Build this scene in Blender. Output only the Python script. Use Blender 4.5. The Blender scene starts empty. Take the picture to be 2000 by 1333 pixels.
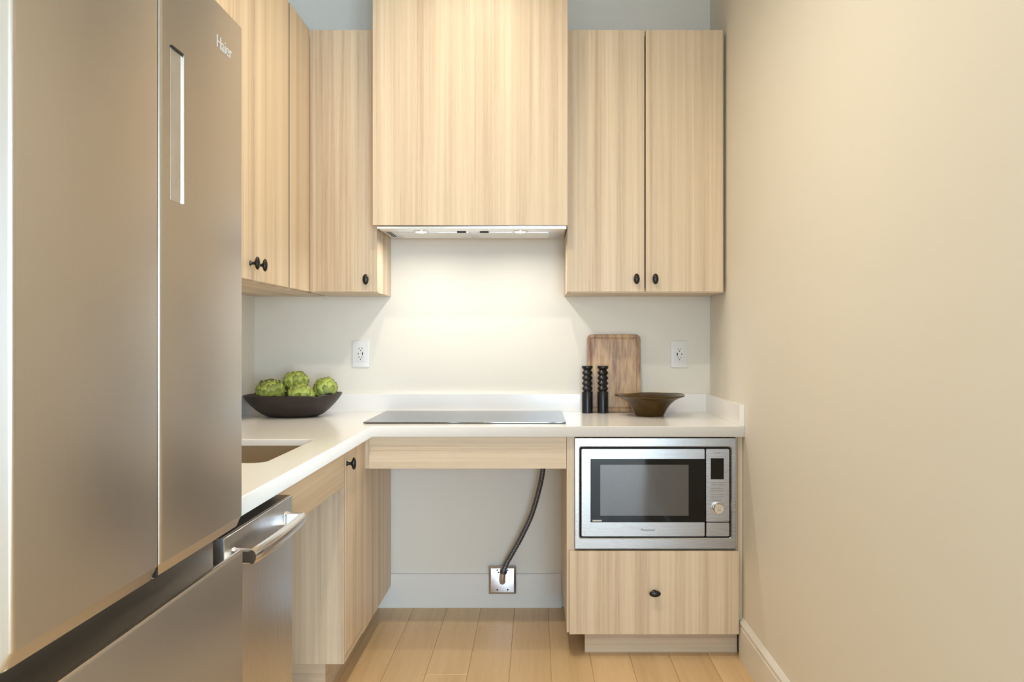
import bpy, bmesh, math, random
from mathutils import Vector, Matrix
random.seed(7)
scene = bpy.context.scene
col = scene.collection

# ------------------------------------------------------------------ camera
cam_d = bpy.data.cameras.new('camera')
cam = bpy.data.objects.new('camera', cam_d)
col.objects.link(cam)
cam.location = (0, -3.79, 1.19)
cam.rotation_euler = (math.pi / 2, 0, 0)
cam_d.sensor_width = 36
cam_d.lens = 1675 / 2000 * 36
cam_d.shift_x = -0.0235
cam_d.shift_y = -0.00325
cam_d.clip_start = 0.05
scene.camera = cam

# ------------------------------------------------------------------ light
vs = scene.view_settings
vs.view_transform = 'Standard'
vs.look = 'None'
vs.gamma = 1
vs.use_curve_mapping = False
vs.exposure = -0.36
scene.cycles.max_bounces = 8
scene.cycles.diffuse_bounces = 5
scene.cycles.glossy_bounces = 4
scene.cycles.caustics_reflective = False
scene.cycles.caustics_refractive = False

world = bpy.data.worlds.new('sky')
scene.world = world
world.use_nodes = True
bg = world.node_tree.nodes['Background']
bg.inputs[0].default_value = (0.72, 0.85, 1.0, 1)
bg.inputs[1].default_value = 1.2

CEIL = 2.74


def area(name, loc, rot, power, color, size, size_y=None, shape='DISK', spread=math.pi):
    d = bpy.data.lights.new(name, 'AREA')
    d.energy = power
    d.color = color
    d.shape = shape
    d.size = size
    if size_y:
        d.size_y = size_y
    d.spread = spread
    o = bpy.data.objects.new(name, d)
    o.location = loc
    o.rotation_euler = rot
    col.objects.link(o)
    return o


WARM = (1.0, 0.88, 0.69)
DAY = (0.58, 0.79, 1.0)
# the row of recessed ceiling downlights along the middle of the kitchen
for y, pw, beam in ((-0.90, 6.5, 155), (-1.80, 18, 150), (-2.70, 1.5, 150)):
    area('ceiling_downlight', (-0.238, y, CEIL - 0.006), (0, 0, 0), pw, WARM, 0.09, spread=math.radians(beam))
# daylight entering through the windows in the rear wall of the living area
WINDOWS = (-1.9, 0.7, 2.5)
for wx in WINDOWS:
    area('window_daylight', (wx, -8.42, 1.2), (math.radians(90), 0, 0), 20 if wx < 0 else 245, DAY, 1.6, 2.2, 'RECTANGLE')

# ------------------------------------------------------------------ materials
MATS = {}


def new_mat(name):
    m = bpy.data.materials.new(name)
    m.use_nodes = True
    nt = m.node_tree
    b = nt.nodes['Principled BSDF']
    MATS[name] = m
    return m, nt, b


def plain(name, color, rough=0.5, metal=0.0, bump=0.0, bscale=200, ior=1.45, coat=0.0, vary=0.04):
    m, nt, b = new_mat(name)
    n = nt.nodes.new('ShaderNodeTexNoise')
    tc = nt.nodes.new('ShaderNodeTexCoord')
    nt.links.new(tc.outputs['Object'], n.inputs['Vector'])
    n.inputs['Scale'].default_value = bscale
    mx = nt.nodes.new('ShaderNodeMix')
    mx.data_type = 'RGBA'
    mx.inputs['A'].default_value = tuple(c * (1 - vary) for c in color) + (1,)
    mx.inputs['B'].default_value = tuple(min(1, c * (1 + vary)) for c in color) + (1,)
    nt.links.new(n.outputs['Fac'], mx.inputs['Factor'])
    nt.links.new(mx.outputs['Result'], b.inputs['Base Color'])
    b.inputs['Roughness'].default_value = rough
    b.inputs['Metallic'].default_value = metal
    b.inputs['IOR'].default_value = ior
    b.inputs['Coat Weight'].default_value = coat
    if bump:
        bp = nt.nodes.new('ShaderNodeBump')
        bp.inputs['Strength'].default_value = bump
        bp.inputs['Distance'].default_value = 0.001
        nt.links.new(n.outputs['Fac'], bp.inputs['Height'])
        nt.links.new(bp.outputs['Normal'], b.inputs['Normal'])
    return m


def wood(name, axis, stops, rough=0.45, broad=9.0, fine=70.0, knots=False, stretch=0.025, contrast=1.0, bump=0.06):
    """straight-grained wood; axis = direction of the grain"""
    m, nt, b = new_mat(name)
    tc = nt.nodes.new('ShaderNodeTexCoord')
    oi = nt.nodes.new('ShaderNodeObjectInfo')
    off = nt.nodes.new('ShaderNodeVectorMath')
    off.operation = 'SCALE'
    off.inputs[0].default_value = (3.1, 5.3, 7.7)
    nt.links.new(oi.outputs['Random'], off.inputs['Scale'])
    add = nt.nodes.new('ShaderNodeVectorMath')
    nt.links.new(tc.outputs['Object'], add.inputs[0])
    nt.links.new(off.outputs[0], add.inputs[1])

    def noise(scale, st, detail=2.0, rgh=0.5, dist=0.0):
        mp = nt.nodes.new('ShaderNodeMapping')
        s = [1.0, 1.0, 1.0]
        s['xyz'.index(axis)] = st
        mp.inputs['Scale'].default_value = s
        nt.links.new(add.outputs[0], mp.inputs['Vector'])
        n = nt.nodes.new('ShaderNodeTexNoise')
        n.inputs['Scale'].default_value = scale
        n.inputs['Detail'].default_value = detail
        n.inputs['Roughness'].default_value = rgh
        n.inputs['Distortion'].default_value = dist
        nt.links.new(mp.outputs[0], n.inputs['Vector'])
        return n
    n1 = noise(broad, stretch, 1.5)
    n2 = noise(fine, stretch * 0.6, 3.0, 0.6)
    n3 = noise(fine * 5, 0.03, 2.0, 0.7)

    def math_node(op, a, bb):
        k = nt.nodes.new('ShaderNodeMath')
        k.operation = op
        for i, v in enumerate((a, bb)):
            if isinstance(v, (int, float)):
                k.inputs[i].default_value = v
            else:
                nt.links.new(v, k.inputs[i])
        return k.outputs[0]
    s = math_node('ADD', math_node('MULTIPLY', n1.outputs['Fac'], 0.60 * contrast),
                  math_node('MULTIPLY', n2.outputs['Fac'], 0.42 * contrast))
    s = math_node('ADD', s, math_node('MULTIPLY', n3.outputs['Fac'], 0.16 * contrast))
    s = math_node('ADD', s, 0.5 - 0.59 * contrast)
    if knots:
        kn = noise(9.0, 0.45, 1.0)
        kr = nt.nodes.new('ShaderNodeMapRange')
        kr.inputs['From Min'].default_value = 0.64
        kr.inputs['From Max'].default_value = 0.78
        kr.inputs['To Min'].default_value = 0
        kr.inputs['To Max'].default_value = 0.5
        nt.links.new(kn.outputs['Fac'], kr.inputs['Value'])
        s = math_node('SUBTRACT', s, kr.outputs['Result'])
    rp = nt.nodes.new('ShaderNodeValToRGB')
    rp.color_ramp.interpolation = 'LINEAR'
    els = rp.color_ramp.elements
    while len(els) < len(stops):
        els.new(0.5)
    for e, (p, c) in zip(els, stops):
        e.position = p
        e.color = tuple(c) + (1,)
    nt.links.new(s, rp.inputs['Fac'])
    hsv = nt.nodes.new('ShaderNodeHueSaturation')
    mr = nt.nodes.new('ShaderNodeMapRange')
    mr.inputs['To Min'].default_value = 0.96
    mr.inputs['To Max'].default_value = 1.04
    nt.links.new(oi.outputs['Random'], mr.inputs['Value'])
    nt.links.new(mr.outputs['Result'], hsv.inputs['Value'])
    nt.links.new(rp.outputs['Color'], hsv.inputs['Color'])
    nt.links.new(hsv.outputs['Color'], b.inputs['Base Color'])
    b.inputs['Roughness'].default_value = rough
    if bump:
        bp = nt.nodes.new('ShaderNodeBump')
        bp.inputs['Strength'].default_value = bump
        bp.inputs['Distance'].default_value = 0.0006
        nt.links.new(n2.outputs['Fac'], bp.inputs['Height'])
        nt.links.new(bp.outputs['Normal'], b.inputs['Normal'])
    return m


def steel(name, color, rough, axis='z', aniso=0.0):
    m, nt, b = new_mat(name)
    tc = nt.nodes.new('ShaderNodeTexCoord')
    mp = nt.nodes.new('ShaderNodeMapping')
    s = [1.0, 1.0, 1.0]
    s['xyz'.index(axis)] = 0.01
    mp.inputs['Scale'].default_value = s
    nt.links.new(tc.outputs['Object'], mp.inputs['Vector'])
    n = nt.nodes.new('ShaderNodeTexNoise')
    n.inputs['Scale'].default_value = 900
    n.inputs['Detail'].default_value = 3
    nt.links.new(mp.outputs[0], n.inputs['Vector'])
    mr = nt.nodes.new('ShaderNodeMapRange')
    mr.inputs['To Min'].default_value = rough - 0.04
    mr.inputs['To Max'].default_value = rough + 0.05
    nt.links.new(n.outputs['Fac'], mr.inputs['Value'])
    nt.links.new(mr.outputs['Result'], b.inputs['Roughness'])
    mx = nt.nodes.new('ShaderNodeMix')
    mx.data_type = 'RGBA'
    mx.inputs['A'].default_value = tuple(c * 0.96 for c in color) + (1,)
    mx.inputs['B'].default_value = tuple(min(1, c * 1.04) for c in color) + (1,)
    nt.links.new(n.outputs['Fac'], mx.inputs['Factor'])
    nt.links.new(mx.outputs['Result'], b.inputs['Base Color'])
    b.inputs['Metallic'].default_value = 1
    return m


ASH = [(0.10, (0.40, 0.275, 0.175)), (0.30, (0.55, 0.405, 0.275)), (0.46, (0.655, 0.515, 0.355)), (0.60, (0.72, 0.575, 0.405)), (0.85, (0.81, 0.685, 0.51))]
wood('ash_vertical', 'z', ASH, broad=15, fine=85, stretch=0.018, contrast=1.5)
wood('ash_along_x', 'x', ASH, broad=15, fine=85, stretch=0.018, contrast=1.5)
wood('ash_along_y', 'y', ASH, broad=15, fine=85, stretch=0.018, contrast=1.5)
OAK = [(0.15, (0.50, 0.33, 0.165)), (0.42, (0.70, 0.485, 0.26)), (0.62, (0.78, 0.56, 0.315)), (0.9, (0.84, 0.64, 0.39))]
wood('oak_floor', 'y', OAK, rough=0.40, broad=8, fine=45, stretch=0.07, contrast=1.0, bump=0.1)
ACACIA = [(0.02, (0.075, 0.04, 0.035)), (0.25, (0.25, 0.145, 0.10)), (0.48, (0.50, 0.315, 0.175)), (0.8, (0.70, 0.50, 0.29))]
wood('acacia', 'z', ACACIA, rough=0.45, broad=22, fine=120, stretch=0.22, knots=True, contrast=1.7)
plain('wall_paint', (0.82, 0.78, 0.70), 0.55, bump=0.05, bscale=350, vary=0.012)
plain('ceiling_paint', (0.82, 0.80, 0.76), 0.8, vary=0.01)
plain('trim_paint', (0.83, 0.81, 0.77), 0.35, vary=0.01)
plain('quartz', (0.90, 0.885, 0.865), 0.16, vary=0.012, bscale=60)
plain('black_knob', (0.010, 0.009, 0.009), 0.28, vary=0.1)
plain('black_wood', (0.010, 0.010, 0.011), 0.30, vary=0.15, bscale=80)
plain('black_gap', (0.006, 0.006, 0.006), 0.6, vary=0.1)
plain('black_glass', (0.004, 0.004, 0.004), 0.04, vary=0.05, ior=1.38)
plain('oven_screen', (0.075, 0.075, 0.076), 0.07, vary=0.1, ior=1.7)
plain('cooktop_glass', (0.012, 0.012, 0.013), 0.06, vary=0.05, ior=2.6)
plain('white_plastic', (0.82, 0.81, 0.80), 0.30, vary=0.01)
plain('dark_slot', (0.03, 0.03, 0.03), 0.5, vary=0.05)
plain('grey_print', (0.19, 0.18, 0.17), 0.5, vary=0.05)
plain('dark_print', (0.03, 0.03, 0.03), 0.4, vary=0.05)
plain('silver_print', (0.66, 0.64, 0.61), 0.35, vary=0.02)
plain('sink_composite', (0.30, 0.22, 0.135), 0.5, vary=0.12, bscale=500)
plain('fridge_case', (0.30, 0.30, 0.30), 0.45, vary=0.03)
plain('display_glass', (0.52, 0.50, 0.47), 0.06, metal=0.6, vary=0.15, bscale=25)
plain('aluminium_mesh', (0.78, 0.77, 0.75), 0.38, metal=0.7, vary=0.08, bscale=500, bump=0.3)
plain('bowl_dark_wood', (0.026, 0.017, 0.014), 0.42, vary=0.35, bscale=22, bump=0.12)
plain('brown_glaze', (0.066, 0.034, 0.006), 0.13, vary=0.3, bscale=30, ior=1.36)
plain('artichoke_core', (0.09, 0.12, 0.025), 0.6, vary=0.2)
plain('window_white', (0.8, 0.8, 0.8), 0.4)
steel('fridge_steel', (0.56, 0.53, 0.50), 0.30, 'z')
steel('dishwasher_steel', (0.64, 0.64, 0.66), 0.28, 'z')
steel('polished_steel', (0.78, 0.77, 0.76), 0.16, 'y')
steel('microwave_steel', (0.39, 0.38, 0.37), 0.27, 'x')
steel('bright_trim', (0.86, 0.86, 0.86), 0.14, 'z')
steel('galvanised', (0.74, 0.74, 0.78), 0.30, 'z')
steel('dark_conduit', (0.20, 0.20, 0.22), 0.34, 'z')
steel('recess_steel', (0.27, 0.255, 0.24), 0.35, 'y')

m, nt, b = new_mat('bract_green')
tc = nt.nodes.new('ShaderNodeTexCoord')
oi = nt.nodes.new('ShaderNodeObjectInfo')
sp = nt.nodes.new('ShaderNodeSeparateXYZ')
nt.links.new(tc.outputs['Generated'], sp.inputs[0])
rp = nt.nodes.new('ShaderNodeValToRGB')
e = rp.color_ramp.elements
e[0].position, e[0].color = 0.0, (0.52, 0.58, 0.22, 1)
e[1].position, e[1].color = 1.0, (0.13, 0.15, 0.03, 1)
k = e.new(0.6)
k.color = (0.36, 0.44, 0.085, 1)
nt.links.new(sp.outputs['Y'], rp.inputs['Fac'])
hs = nt.nodes.new('ShaderNodeHueSaturation')
mr = nt.nodes.new('ShaderNodeMapRange')
mr.inputs['To Min'].default_value = 0.75
mr.inputs['To Max'].default_value = 1.3
nt.links.new(oi.outputs['Random'], mr.inputs['Value'])
nt.links.new(mr.outputs['Result'], hs.inputs['Value'])
nt.links.new(rp.outputs['Color'], hs.inputs['Color'])
nt.links.new(hs.outputs['Color'], b.inputs['Base Color'])
b.inputs['Roughness'].default_value = 0.5

m, nt, b = new_mat('hood_lamp_glow')
b.inputs['Base Color'].default_value = (1, 0.95, 0.85, 1)
b.inputs['Emission Color'].default_value = (1, 0.88, 0.68, 1)
b.inputs['Emission Strength'].default_value = 14


# ------------------------------------------------------------------ helpers
def tag(o, label=None, cat=None, group=None, kind=None):
    if label:
        o['label'] = label
    if cat:
        o['category'] = cat
    if group:
        o['group'] = group
    if kind:
        o['kind'] = kind
    return o


def thing(name, label, cat, loc=(0, 0, 0), group=None):
    o = bpy.data.objects.new(name, None)
    o.empty_display_size = 0.05
    o.location = loc
    col.objects.link(o)
    return tag(o, label, cat, group)


def world_origin(p):
    """offset of a parent chain (all unrotated)"""
    v = Vector((0, 0, 0))
    while p:
        v += p.location
        p = p.parent
    return v


def link(name, me, mat, parent=None, loc=None, smooth=False, local=False):
    """one mesh object. mesh coordinates are world coordinates unless local=True"""
    o = bpy.data.objects.new(name, me)
    col.objects.link(o)
    if mat:
        me.materials.clear()
        me.materials.append(MATS[mat])
    if parent:
        o.parent = parent
        if not local:
            o.location = -world_origin(parent)
    if loc is not None:
        o.location = loc
    if smooth:
        for p in me.polygons:
            p.use_smooth = True
    return o


def to_mesh(bm, name):
    bmesh.ops.recalc_face_normals(bm, faces=bm.faces[:])
    me = bpy.data.meshes.new(name)
    bm.to_mesh(me)
    bm.free()
    return me


def add_box(bm, x0, x1, y0, y1, z0, z1, bevel=0.0, seg=2):
    r = bmesh.ops.create_cube(bm, size=1)
    vs_ = r['verts']
    for v in vs_:
        v.co = Vector((x0 + (v.co.x + .5) * (x1 - x0), y0 + (v.co.y + .5) * (y1 - y0), z0 + (v.co.z + .5) * (z1 - z0)))
    if bevel > 0:
        es = list({e for v in vs_ for e in v.link_edges})
        bmesh.ops.bevel(bm, geom=es, offset=bevel, segments=seg, affect='EDGES', profile=0.6)


def box(name, mat, x0, x1, y0, y1, z0, z1, parent=None, bevel=0.001, seg=2, local=False, loc=None):
    bm = bmesh.new()
    add_box(bm, min(x0, x1), max(x0, x1), min(y0, y1), max(y0, y1), min(z0, z1), max(z0, z1), bevel, seg)
    return link(name, to_mesh(bm, name), mat, parent, local=local, loc=loc)


def boxes(name, mat, lst, parent=None, bevel=0.001, local=False):
    bm = bmesh.new()
    for a in lst:
        add_box(bm, *a, bevel)
    return link(name, to_mesh(bm, name), mat, parent, local=local)


def rrect(w, h, r, n=5):
    """rounded rectangle points, centred, ccw"""
    pts = []
    r = max(r, 1e-5)
    for cx, cy, a0 in ((w / 2 - r, h / 2 - r, 0), (-w / 2 + r, h / 2 - r, 90), (-w / 2 + r, -h / 2 + r, 180), (w / 2 - r, -h / 2 + r, 270)):
        for i in range(n + 1):
            a = math.radians(a0 + 90 * i / n)
            pts.append((cx + r * math.cos(a), cy + r * math.sin(a)))
    return pts


def loft(rings, cap0=True, cap1=True, M=None):
    bm = bmesh.new()
    vr = [[bm.verts.new(M @ Vector(p) if M else p) for p in ring] for ring in rings]
    for a, b_ in zip(vr, vr[1:]):
        n = len(a)
        for i in range(n):
            bm.faces.new((a[i], a[(i + 1) % n], b_[(i + 1) % n], b_[i]))
    if cap0:
        bm.faces.new(list(reversed(vr[0])))
    if cap1:
        bm.faces.new(vr[-1])
    return bm


def plate_rings(w, h, r, steps, n=5):
    """steps = [(inset, height)] -> rings in the xy plane stacked on z"""
    out = []
    for ins, z in steps:
        out.append([(x, y, z) for x, y in rrect(w - 2 * ins, h - 2 * ins, max(r - ins, 0.0006), n)])
    return out


FACE_Y = Matrix(((1, 0, 0, 0), (0, 0, -1, 0), (0, 1, 0, 0), (0, 0, 0, 1)))   # local xy plane -> xz plane, out = -y
FACE_X = Matrix(((0, 0, 1, 0), (1, 0, 0, 0), (0, 1, 0, 0), (0, 0, 0, 1)))    # local xy plane -> yz plane, out = +x


def at(x, y, z, R):
    return Matrix.Translation((x, y, z)) @ R


def lathe(profile, n=40, sx=1.0, sy=1.0):
    bm = bmesh.new()
    rings = []
    for r, z in profile:
        if r < 1e-6:
            rings.append([bm.verts.new((0, 0, z))])
        else:
            rings.append([bm.verts.new((sx * r * math.cos(2 * math.pi * i / n), sy * r * math.sin(2 * math.pi * i / n), z)) for i in range(n)])
    for a, b_ in zip(rings, rings[1:]):
        for i in range(n):
            j = (i + 1) % n
            if len(a) == 1 and len(b_) == 1:
                continue
            if len(a) == 1:
                bm.faces.new((a[0], b_[j], b_[i]))
            elif len(b_) == 1:
                bm.faces.new((a[i], a[j], b_[0]))
            else:
                bm.faces.new((a[i], a[j], b_[j], b_[i]))
    return bm


def prism(profile, axis, a, b_, bevel=0):
    """extrude a 2D profile: axis 'y' -> profile is (x,z); axis 'x' -> (y,z); axis 'z' -> (x,y)"""
    def P(p, t):
        return {'y': (p[0], t, p[1]), 'x': (t, p[0], p[1]), 'z': (p[0], p[1], t)}[axis]
    bm = loft([[P(p, a) for p in profile], [P(p, b_) for p in profile]])
    if bevel:
        bmesh.ops.recalc_face_normals(bm, faces=bm.faces[:])
        bmesh.ops.bevel(bm, geom=bm.edges[:], offset=bevel, segments=2, affect='EDGES')
    return bm


def curve_plate(outlines, z0, z1, bevel, name):
    cu = bpy.data.curves.new(name, 'CURVE')
    cu.dimensions = '2D'
    cu.fill_mode = 'BOTH'
    cu.extrude = (z1 - z0) / 2 - bevel
    cu.bevel_depth = bevel
    cu.bevel_resolution = 2
    cu.offset = -bevel
    for pts in outlines:
        s = cu.splines.new('POLY')
        s.points.add(len(pts) - 1)
        for p, q in zip(s.points, pts):
            p.co = (q[0], q[1], 0, 1)
        s.use_cyclic_u = True
    tmp = bpy.data.objects.new('tmp', cu)
    col.objects.link(tmp)
    bpy.context.view_layer.update()
    dg = bpy.context.evaluated_depsgraph_get()
    me = bpy.data.meshes.new_from_object(tmp.evaluated_get(dg))
    bpy.data.objects.remove(tmp)
    me.transform(Matrix.Translation((0, 0, (z0 + z1) / 2)))
    me.name = name
    return me


def text_mesh(txt, height, depth, M, width=None):
    cu = bpy.data.curves.new('lettering', 'FONT')
    cu.body = txt
    cu.size = 1
    cu.extrude = 0
    cu.align_x = 'CENTER'
    cu.align_y = 'CENTER'
    tmp = bpy.data.objects.new('tmp', cu)
    col.objects.link(tmp)
    bpy.context.view_layer.update()
    dg = bpy.context.evaluated_depsgraph_get()
    me = bpy.data.meshes.new_from_object(tmp.evaluated_get(dg))
    bpy.data.objects.remove(tmp)
    xs = [v.co.x for v in me.vertices]
    ys = [v.co.y for v in me.vertices]
    sy = height / (max(ys) - min(ys))
    sx = width / (max(xs) - min(xs)) if width else sy
    cx, cy = (max(xs) + min(xs)) / 2, (max(ys) + min(ys)) / 2
    bm = bmesh.new()
    bm.from_mesh(me)
    for v in bm.verts:
        v.co = Vector(((v.co.x - cx) * sx, (v.co.y - cy) * sy, 0))
    r = bmesh.ops.extrude_face_region(bm, geom=bm.faces[:])
    for g in r['geom']:
        if isinstance(g, bmesh.types.BMVert):
            g.co.z += depth
    bm.transform(M)
    return to_mesh(bm, 'lettering')


def shade_auto(o, ang=40):
    me = o.data
    for p in me.polygons:
        p.use_smooth = True
    me.set_sharp_from_angle(angle=math.radians(ang))
    return o


# ------------------------------------------------------------------ the room
XL, XR = -1.2445, 0.7685
REAR = -8.5
RX0, RX1 = -4.2, 3.4      # the living area behind the camera is wider
OPEN = -4.7               # where the kitchen walls end
OPEN_R = -3.5


def struct(o):
    return tag(o, kind='structure')


struct(box('wall_back', 'wall_paint', XL - 0.12, XR + 0.12, 0, 0.12, 0, CEIL, bevel=0))
struct(box('wall_left', 'wall_paint', XL - 0.12, XL, OPEN, 0, 0, CEIL, bevel=0))
struct(box('wall_right', 'wall_paint', XR, XR + 0.12, OPEN_R, 0, 0, CEIL, bevel=0))
struct(box('wall_return_left', 'wall_paint', RX0, XL - 0.12, OPEN, OPEN + 0.12, 0, CEIL, bevel=0))
struct(box('wall_return_right', 'wall_paint', XR + 0.12, RX1, OPEN_R, OPEN_R + 0.12, 0, CEIL, bevel=0))
struct(box('wall_far_left', 'wall_paint', RX0 - 0.12, RX0, REAR, OPEN + 0.12, 0, CEIL, bevel=0))
struct(box('wall_far_right', 'wall_paint', RX1, RX1 + 0.12, REAR, OPEN_R + 0.12, 0, CEIL, bevel=0))
struct(box('ceiling', 'ceiling_paint', RX0 - 0.12, RX1 + 0.12, REAR - 0.12, 0.12, CEIL, CEIL + 0.1, bevel=0))
rear = []
xs = [RX0]
for wx in WINDOWS:
    xs += [wx - 0.85, wx + 0.85]
xs.append(RX1)
for i in range(0, len(xs), 2):
    rear.append((xs[i], xs[i + 1], REAR - 0.12, REAR, 0, CEIL))
for i in range(1, len(xs) - 1, 2):
    rear.append((xs[i], xs[i + 1], REAR - 0.12, REAR, 0, 0.08))
    rear.append((xs[i], xs[i + 1], REAR - 0.12, REAR, 2.4, CEIL))
struct(boxes('wall_rear', 'wall_paint', rear, bevel=0))
for i, wx in enumerate(WINDOWS):
    w = boxes('window_%d' % (i + 1), 'window_white', [
        (wx - 0.85, wx - 0.80, REAR - 0.09, REAR - 0.03, 0.08, 2.4), (wx + 0.80, wx + 0.85, REAR - 0.09, REAR - 0.03, 0.08, 2.4),
        (wx - 0.80, wx + 0.80, REAR - 0.09, REAR - 0.03, 0.08, 0.13), (wx - 0.80, wx + 0.80, REAR - 0.09, REAR - 0.03, 2.35, 2.4),
        (wx - 0.02, wx + 0.02, REAR - 0.09, REAR - 0.03, 0.13, 2.35)], bevel=0)
    struct(w)

# floor: a slab carrying separate oak planks that run towards the back wall
floor = struct(box('floor', 'oak_floor', RX0 - 0.12, RX1 + 0.12, REAR - 0.12, 0.12, -0.10, -0.004, bevel=0))
PW = 0.148
plank_cache = {}
for i in range(-8, 8):
    x0 = -0.2423 + i * PW
    x1 = x0 + PW
    if x1 > XR + 0.1 or x0 < XL - 0.15:
        continue
    y = 0.0 - ((i * 0.73) % 1.0) * 1.9 - 0.25
    ys_ = [0.0]
    while ys_[-1] > -4.6:
        ys_.append(y)
        y -= 1.9
    for a, c in zip(ys_, ys_[1:]):
        key = round(a - c, 3)
        if key not in plank_cache:
            bm = bmesh.new()
            add_box(bm, 0.0006, PW - 0.0006, -(a - c) + 0.0005, -0.0005, -0.012, 0.0, 0.0009, 1)
            plank_cache[key] = to_mesh(bm, 'plank')
        p = bpy.data.objects.new('plank', plank_cache[key])
        if not plank_cache[key].materials:
            plank_cache[key].materials.append(MATS['oak_floor'])
        col.objects.link(p)
        p.parent = floor
        p.location = (x0, a, 0)

# baseboards
bbp = [(0, 0), (-0.014, 0), (-0.014, 0.116), (-0.0105, 0.121), (-0.0105, 0.126), (-0.0145, 0.129), (-0.0145, 0.136), (-0.004, 0.149), (0, 0.149)]
o = link('baseboard_right', to_mesh(prism([(XR + x, z) for x, z in bbp], 'y', OPEN_R, -0.6), 'bb'), 'trim_paint')
struct(o)
o = link('baseboard_back', to_mesh(prism([(-0.0005, 0), (-0.015, 0), (-0.015, 0.144), (-0.012, 0.149), (-0.0005, 0.149)], 'x', -0.700, 0.112), 'bb'), 'trim_paint')
struct(o)

# ------------------------------------------------------------------ knob (oval, shared mesh)
kp = [(0.0085, 0.0), (0.0085, 0.002), (0.0052, 0.005), (0.0048, 0.012), (0.0065, 0.016), (0.0125, 0.019), (0.0150, 0.023), (0.0135, 0.0275), (0.0085, 0.0305), (0.0, 0.0315)]
bm = lathe(kp, 28)
for v in bm.verts:
    t = min(1, max(0, (v.co.z - 0.014) / 0.006))
    v.co.y *= 1 + 0.42 * t
    v.co.x *= 1 - 0.18 * t
knob_me = to_mesh(bm, 'knob')
knob_me.materials.append(MATS['black_knob'])
for p in knob_me.polygons:
    p.use_smooth = True


def knob(parent, x, y, z, facing, horizontal=False):
    o = bpy.data.objects.new('knob', knob_me)
    col.objects.link(o)
    o.parent = parent
    R = (FACE_Y if facing == '-y' else FACE_X)
    M = at(x, y, z, R)
    if horizontal:
        M = M @ Matrix.Rotation(math.pi / 2, 4, 'Z')
    off = -world_origin(parent)
    o.matrix_local = Matrix.Translation(off) @ M
    o['label'] = 'oval black knob'
    return o


# ------------------------------------------------------------------ countertop with splashes
CT0, CT1 = 0.8238, 0.8636
CX = -0.6024
CY = -0.635
counter = thing('countertop', 'white quartz L-shaped countertop with low upstand and sink cut-out', 'countertop', (-0.3, -0.3, CT0))
SX0, SX1, SY0, SY1 = -1.12, -0.710, -1.557, -1.038
hole = [(x + (SX0 + SX1) / 2, y + (SY0 + SY1) / 2) for x, y in rrect(SX1 - SX0, SY1 - SY0, 0.035, 6)]
me = curve_plate([[(XL + .0005, -.0005), (XL + .0005, -2.185), (CX, -2.185), (CX, CY), (XR - .0005, CY), (XR - .0005, -.0005)], hole], CT0, CT1, 0.0025, 'slab')
link('slab', me, 'quartz', counter)
box('upstand', 'quartz', XL + 0.02, XR - 0.02, -0.020, -0.0005, CT1, 0.9424, counter, 0.0012)
box('upstand', 'quartz', XR - 0.020, XR - 0.0005, CY + 0.001, -0.0005, CT1, 0.9424, counter, 0.0012)
box('upstand', 'quartz', XL + 0.0005, XL + 0.020, -2.185, -0.0005, CT1, 0.9424, counter, 0.0012)

# undermount sink
sw, sh = SX1 - SX0 - 0.001, SY1 - SY0 - 0.001
scx, scy = (SX0 + SX1) / 2, (SY0 + SY1) / 2
sink = thing('kitchen_sink', 'brown undermount sink basin set into the white countertop', 'sink', (scx, scy, 0.66))
SZ = CT1 - 0.020
r_ = []
for ins, z in ((0.06, 0.662), (0.014, 0.666), (0.0, 0.70), (0.0, SZ), (0.0025, SZ), (0.0045, 0.70), (0.020, 0.675), (0.06, 0.668)):
    r_.append([(x + scx, y + scy, z) for x, y in rrect(sw - 2 * ins, sh - 2 * ins, 0.035, 6)])
shade_auto(link('basin', to_mesh(loft(r_), 'basin'), 'sink_composite', sink), 50)
bm = lathe([(0.0, 0.0005), (0.020, 0.0005), (0.040, 0.004), (0.044, 0.0015), (0.044, 0.0), (0, 0)], 28)
o = link('drain', to_mesh(bm, 'drain'), 'polished_steel', sink, loc=(0, 0, 0.668 - 0.66), smooth=True)

# cooktop
ck = thing('cooktop', 'flat black glass cooktop lying flush on the white counter', 'cooktop', (-0.27, -0.3, CT1))
me = curve_plate([[(x - 0.271, y - 0.2905) for x, y in rrect(0.769, 0.507, 0.008, 4)]], CT1 + 0.0015, CT1 + 0.0065, 0.0012, 'glass')
link('glass', me, 'cooktop_glass', ck)
me = curve_plate([[(x - 0.271, y - 0.2905) for x, y in rrect(0.755, 0.493, 0.008, 4)]], CT1, CT1 + 0.0015, 0.0003, 'dark_gap_fill')
link('dark_gap_fill', me, 'black_gap', ck)  # seal under the glass

# ------------------------------------------------------------------ refrigerator
FX = -0.5461
FN, FF = -3.79 + 0.8951, -3.79 + 1.5951     # near / far edges in y
FM = -3.79 + 1.2451
fr = thing('refrigerator', 'stainless steel French-door refrigerator with bottom freezer drawer at left', 'refrigerator', (-0.9, (FN + FF) / 2, 0))
boxes('case', 'fridge_case', [(-1.225, FX - 0.066, FN + 0.004, FF - 0.004, 0.03, 1.755)], fr, 0.004)
box('recess', 'recess_steel', FX - 0.064, FX - 0.050, FN + 0.006, FF - 0.012, 0.70, 0.90, fr, 0.001)


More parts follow.
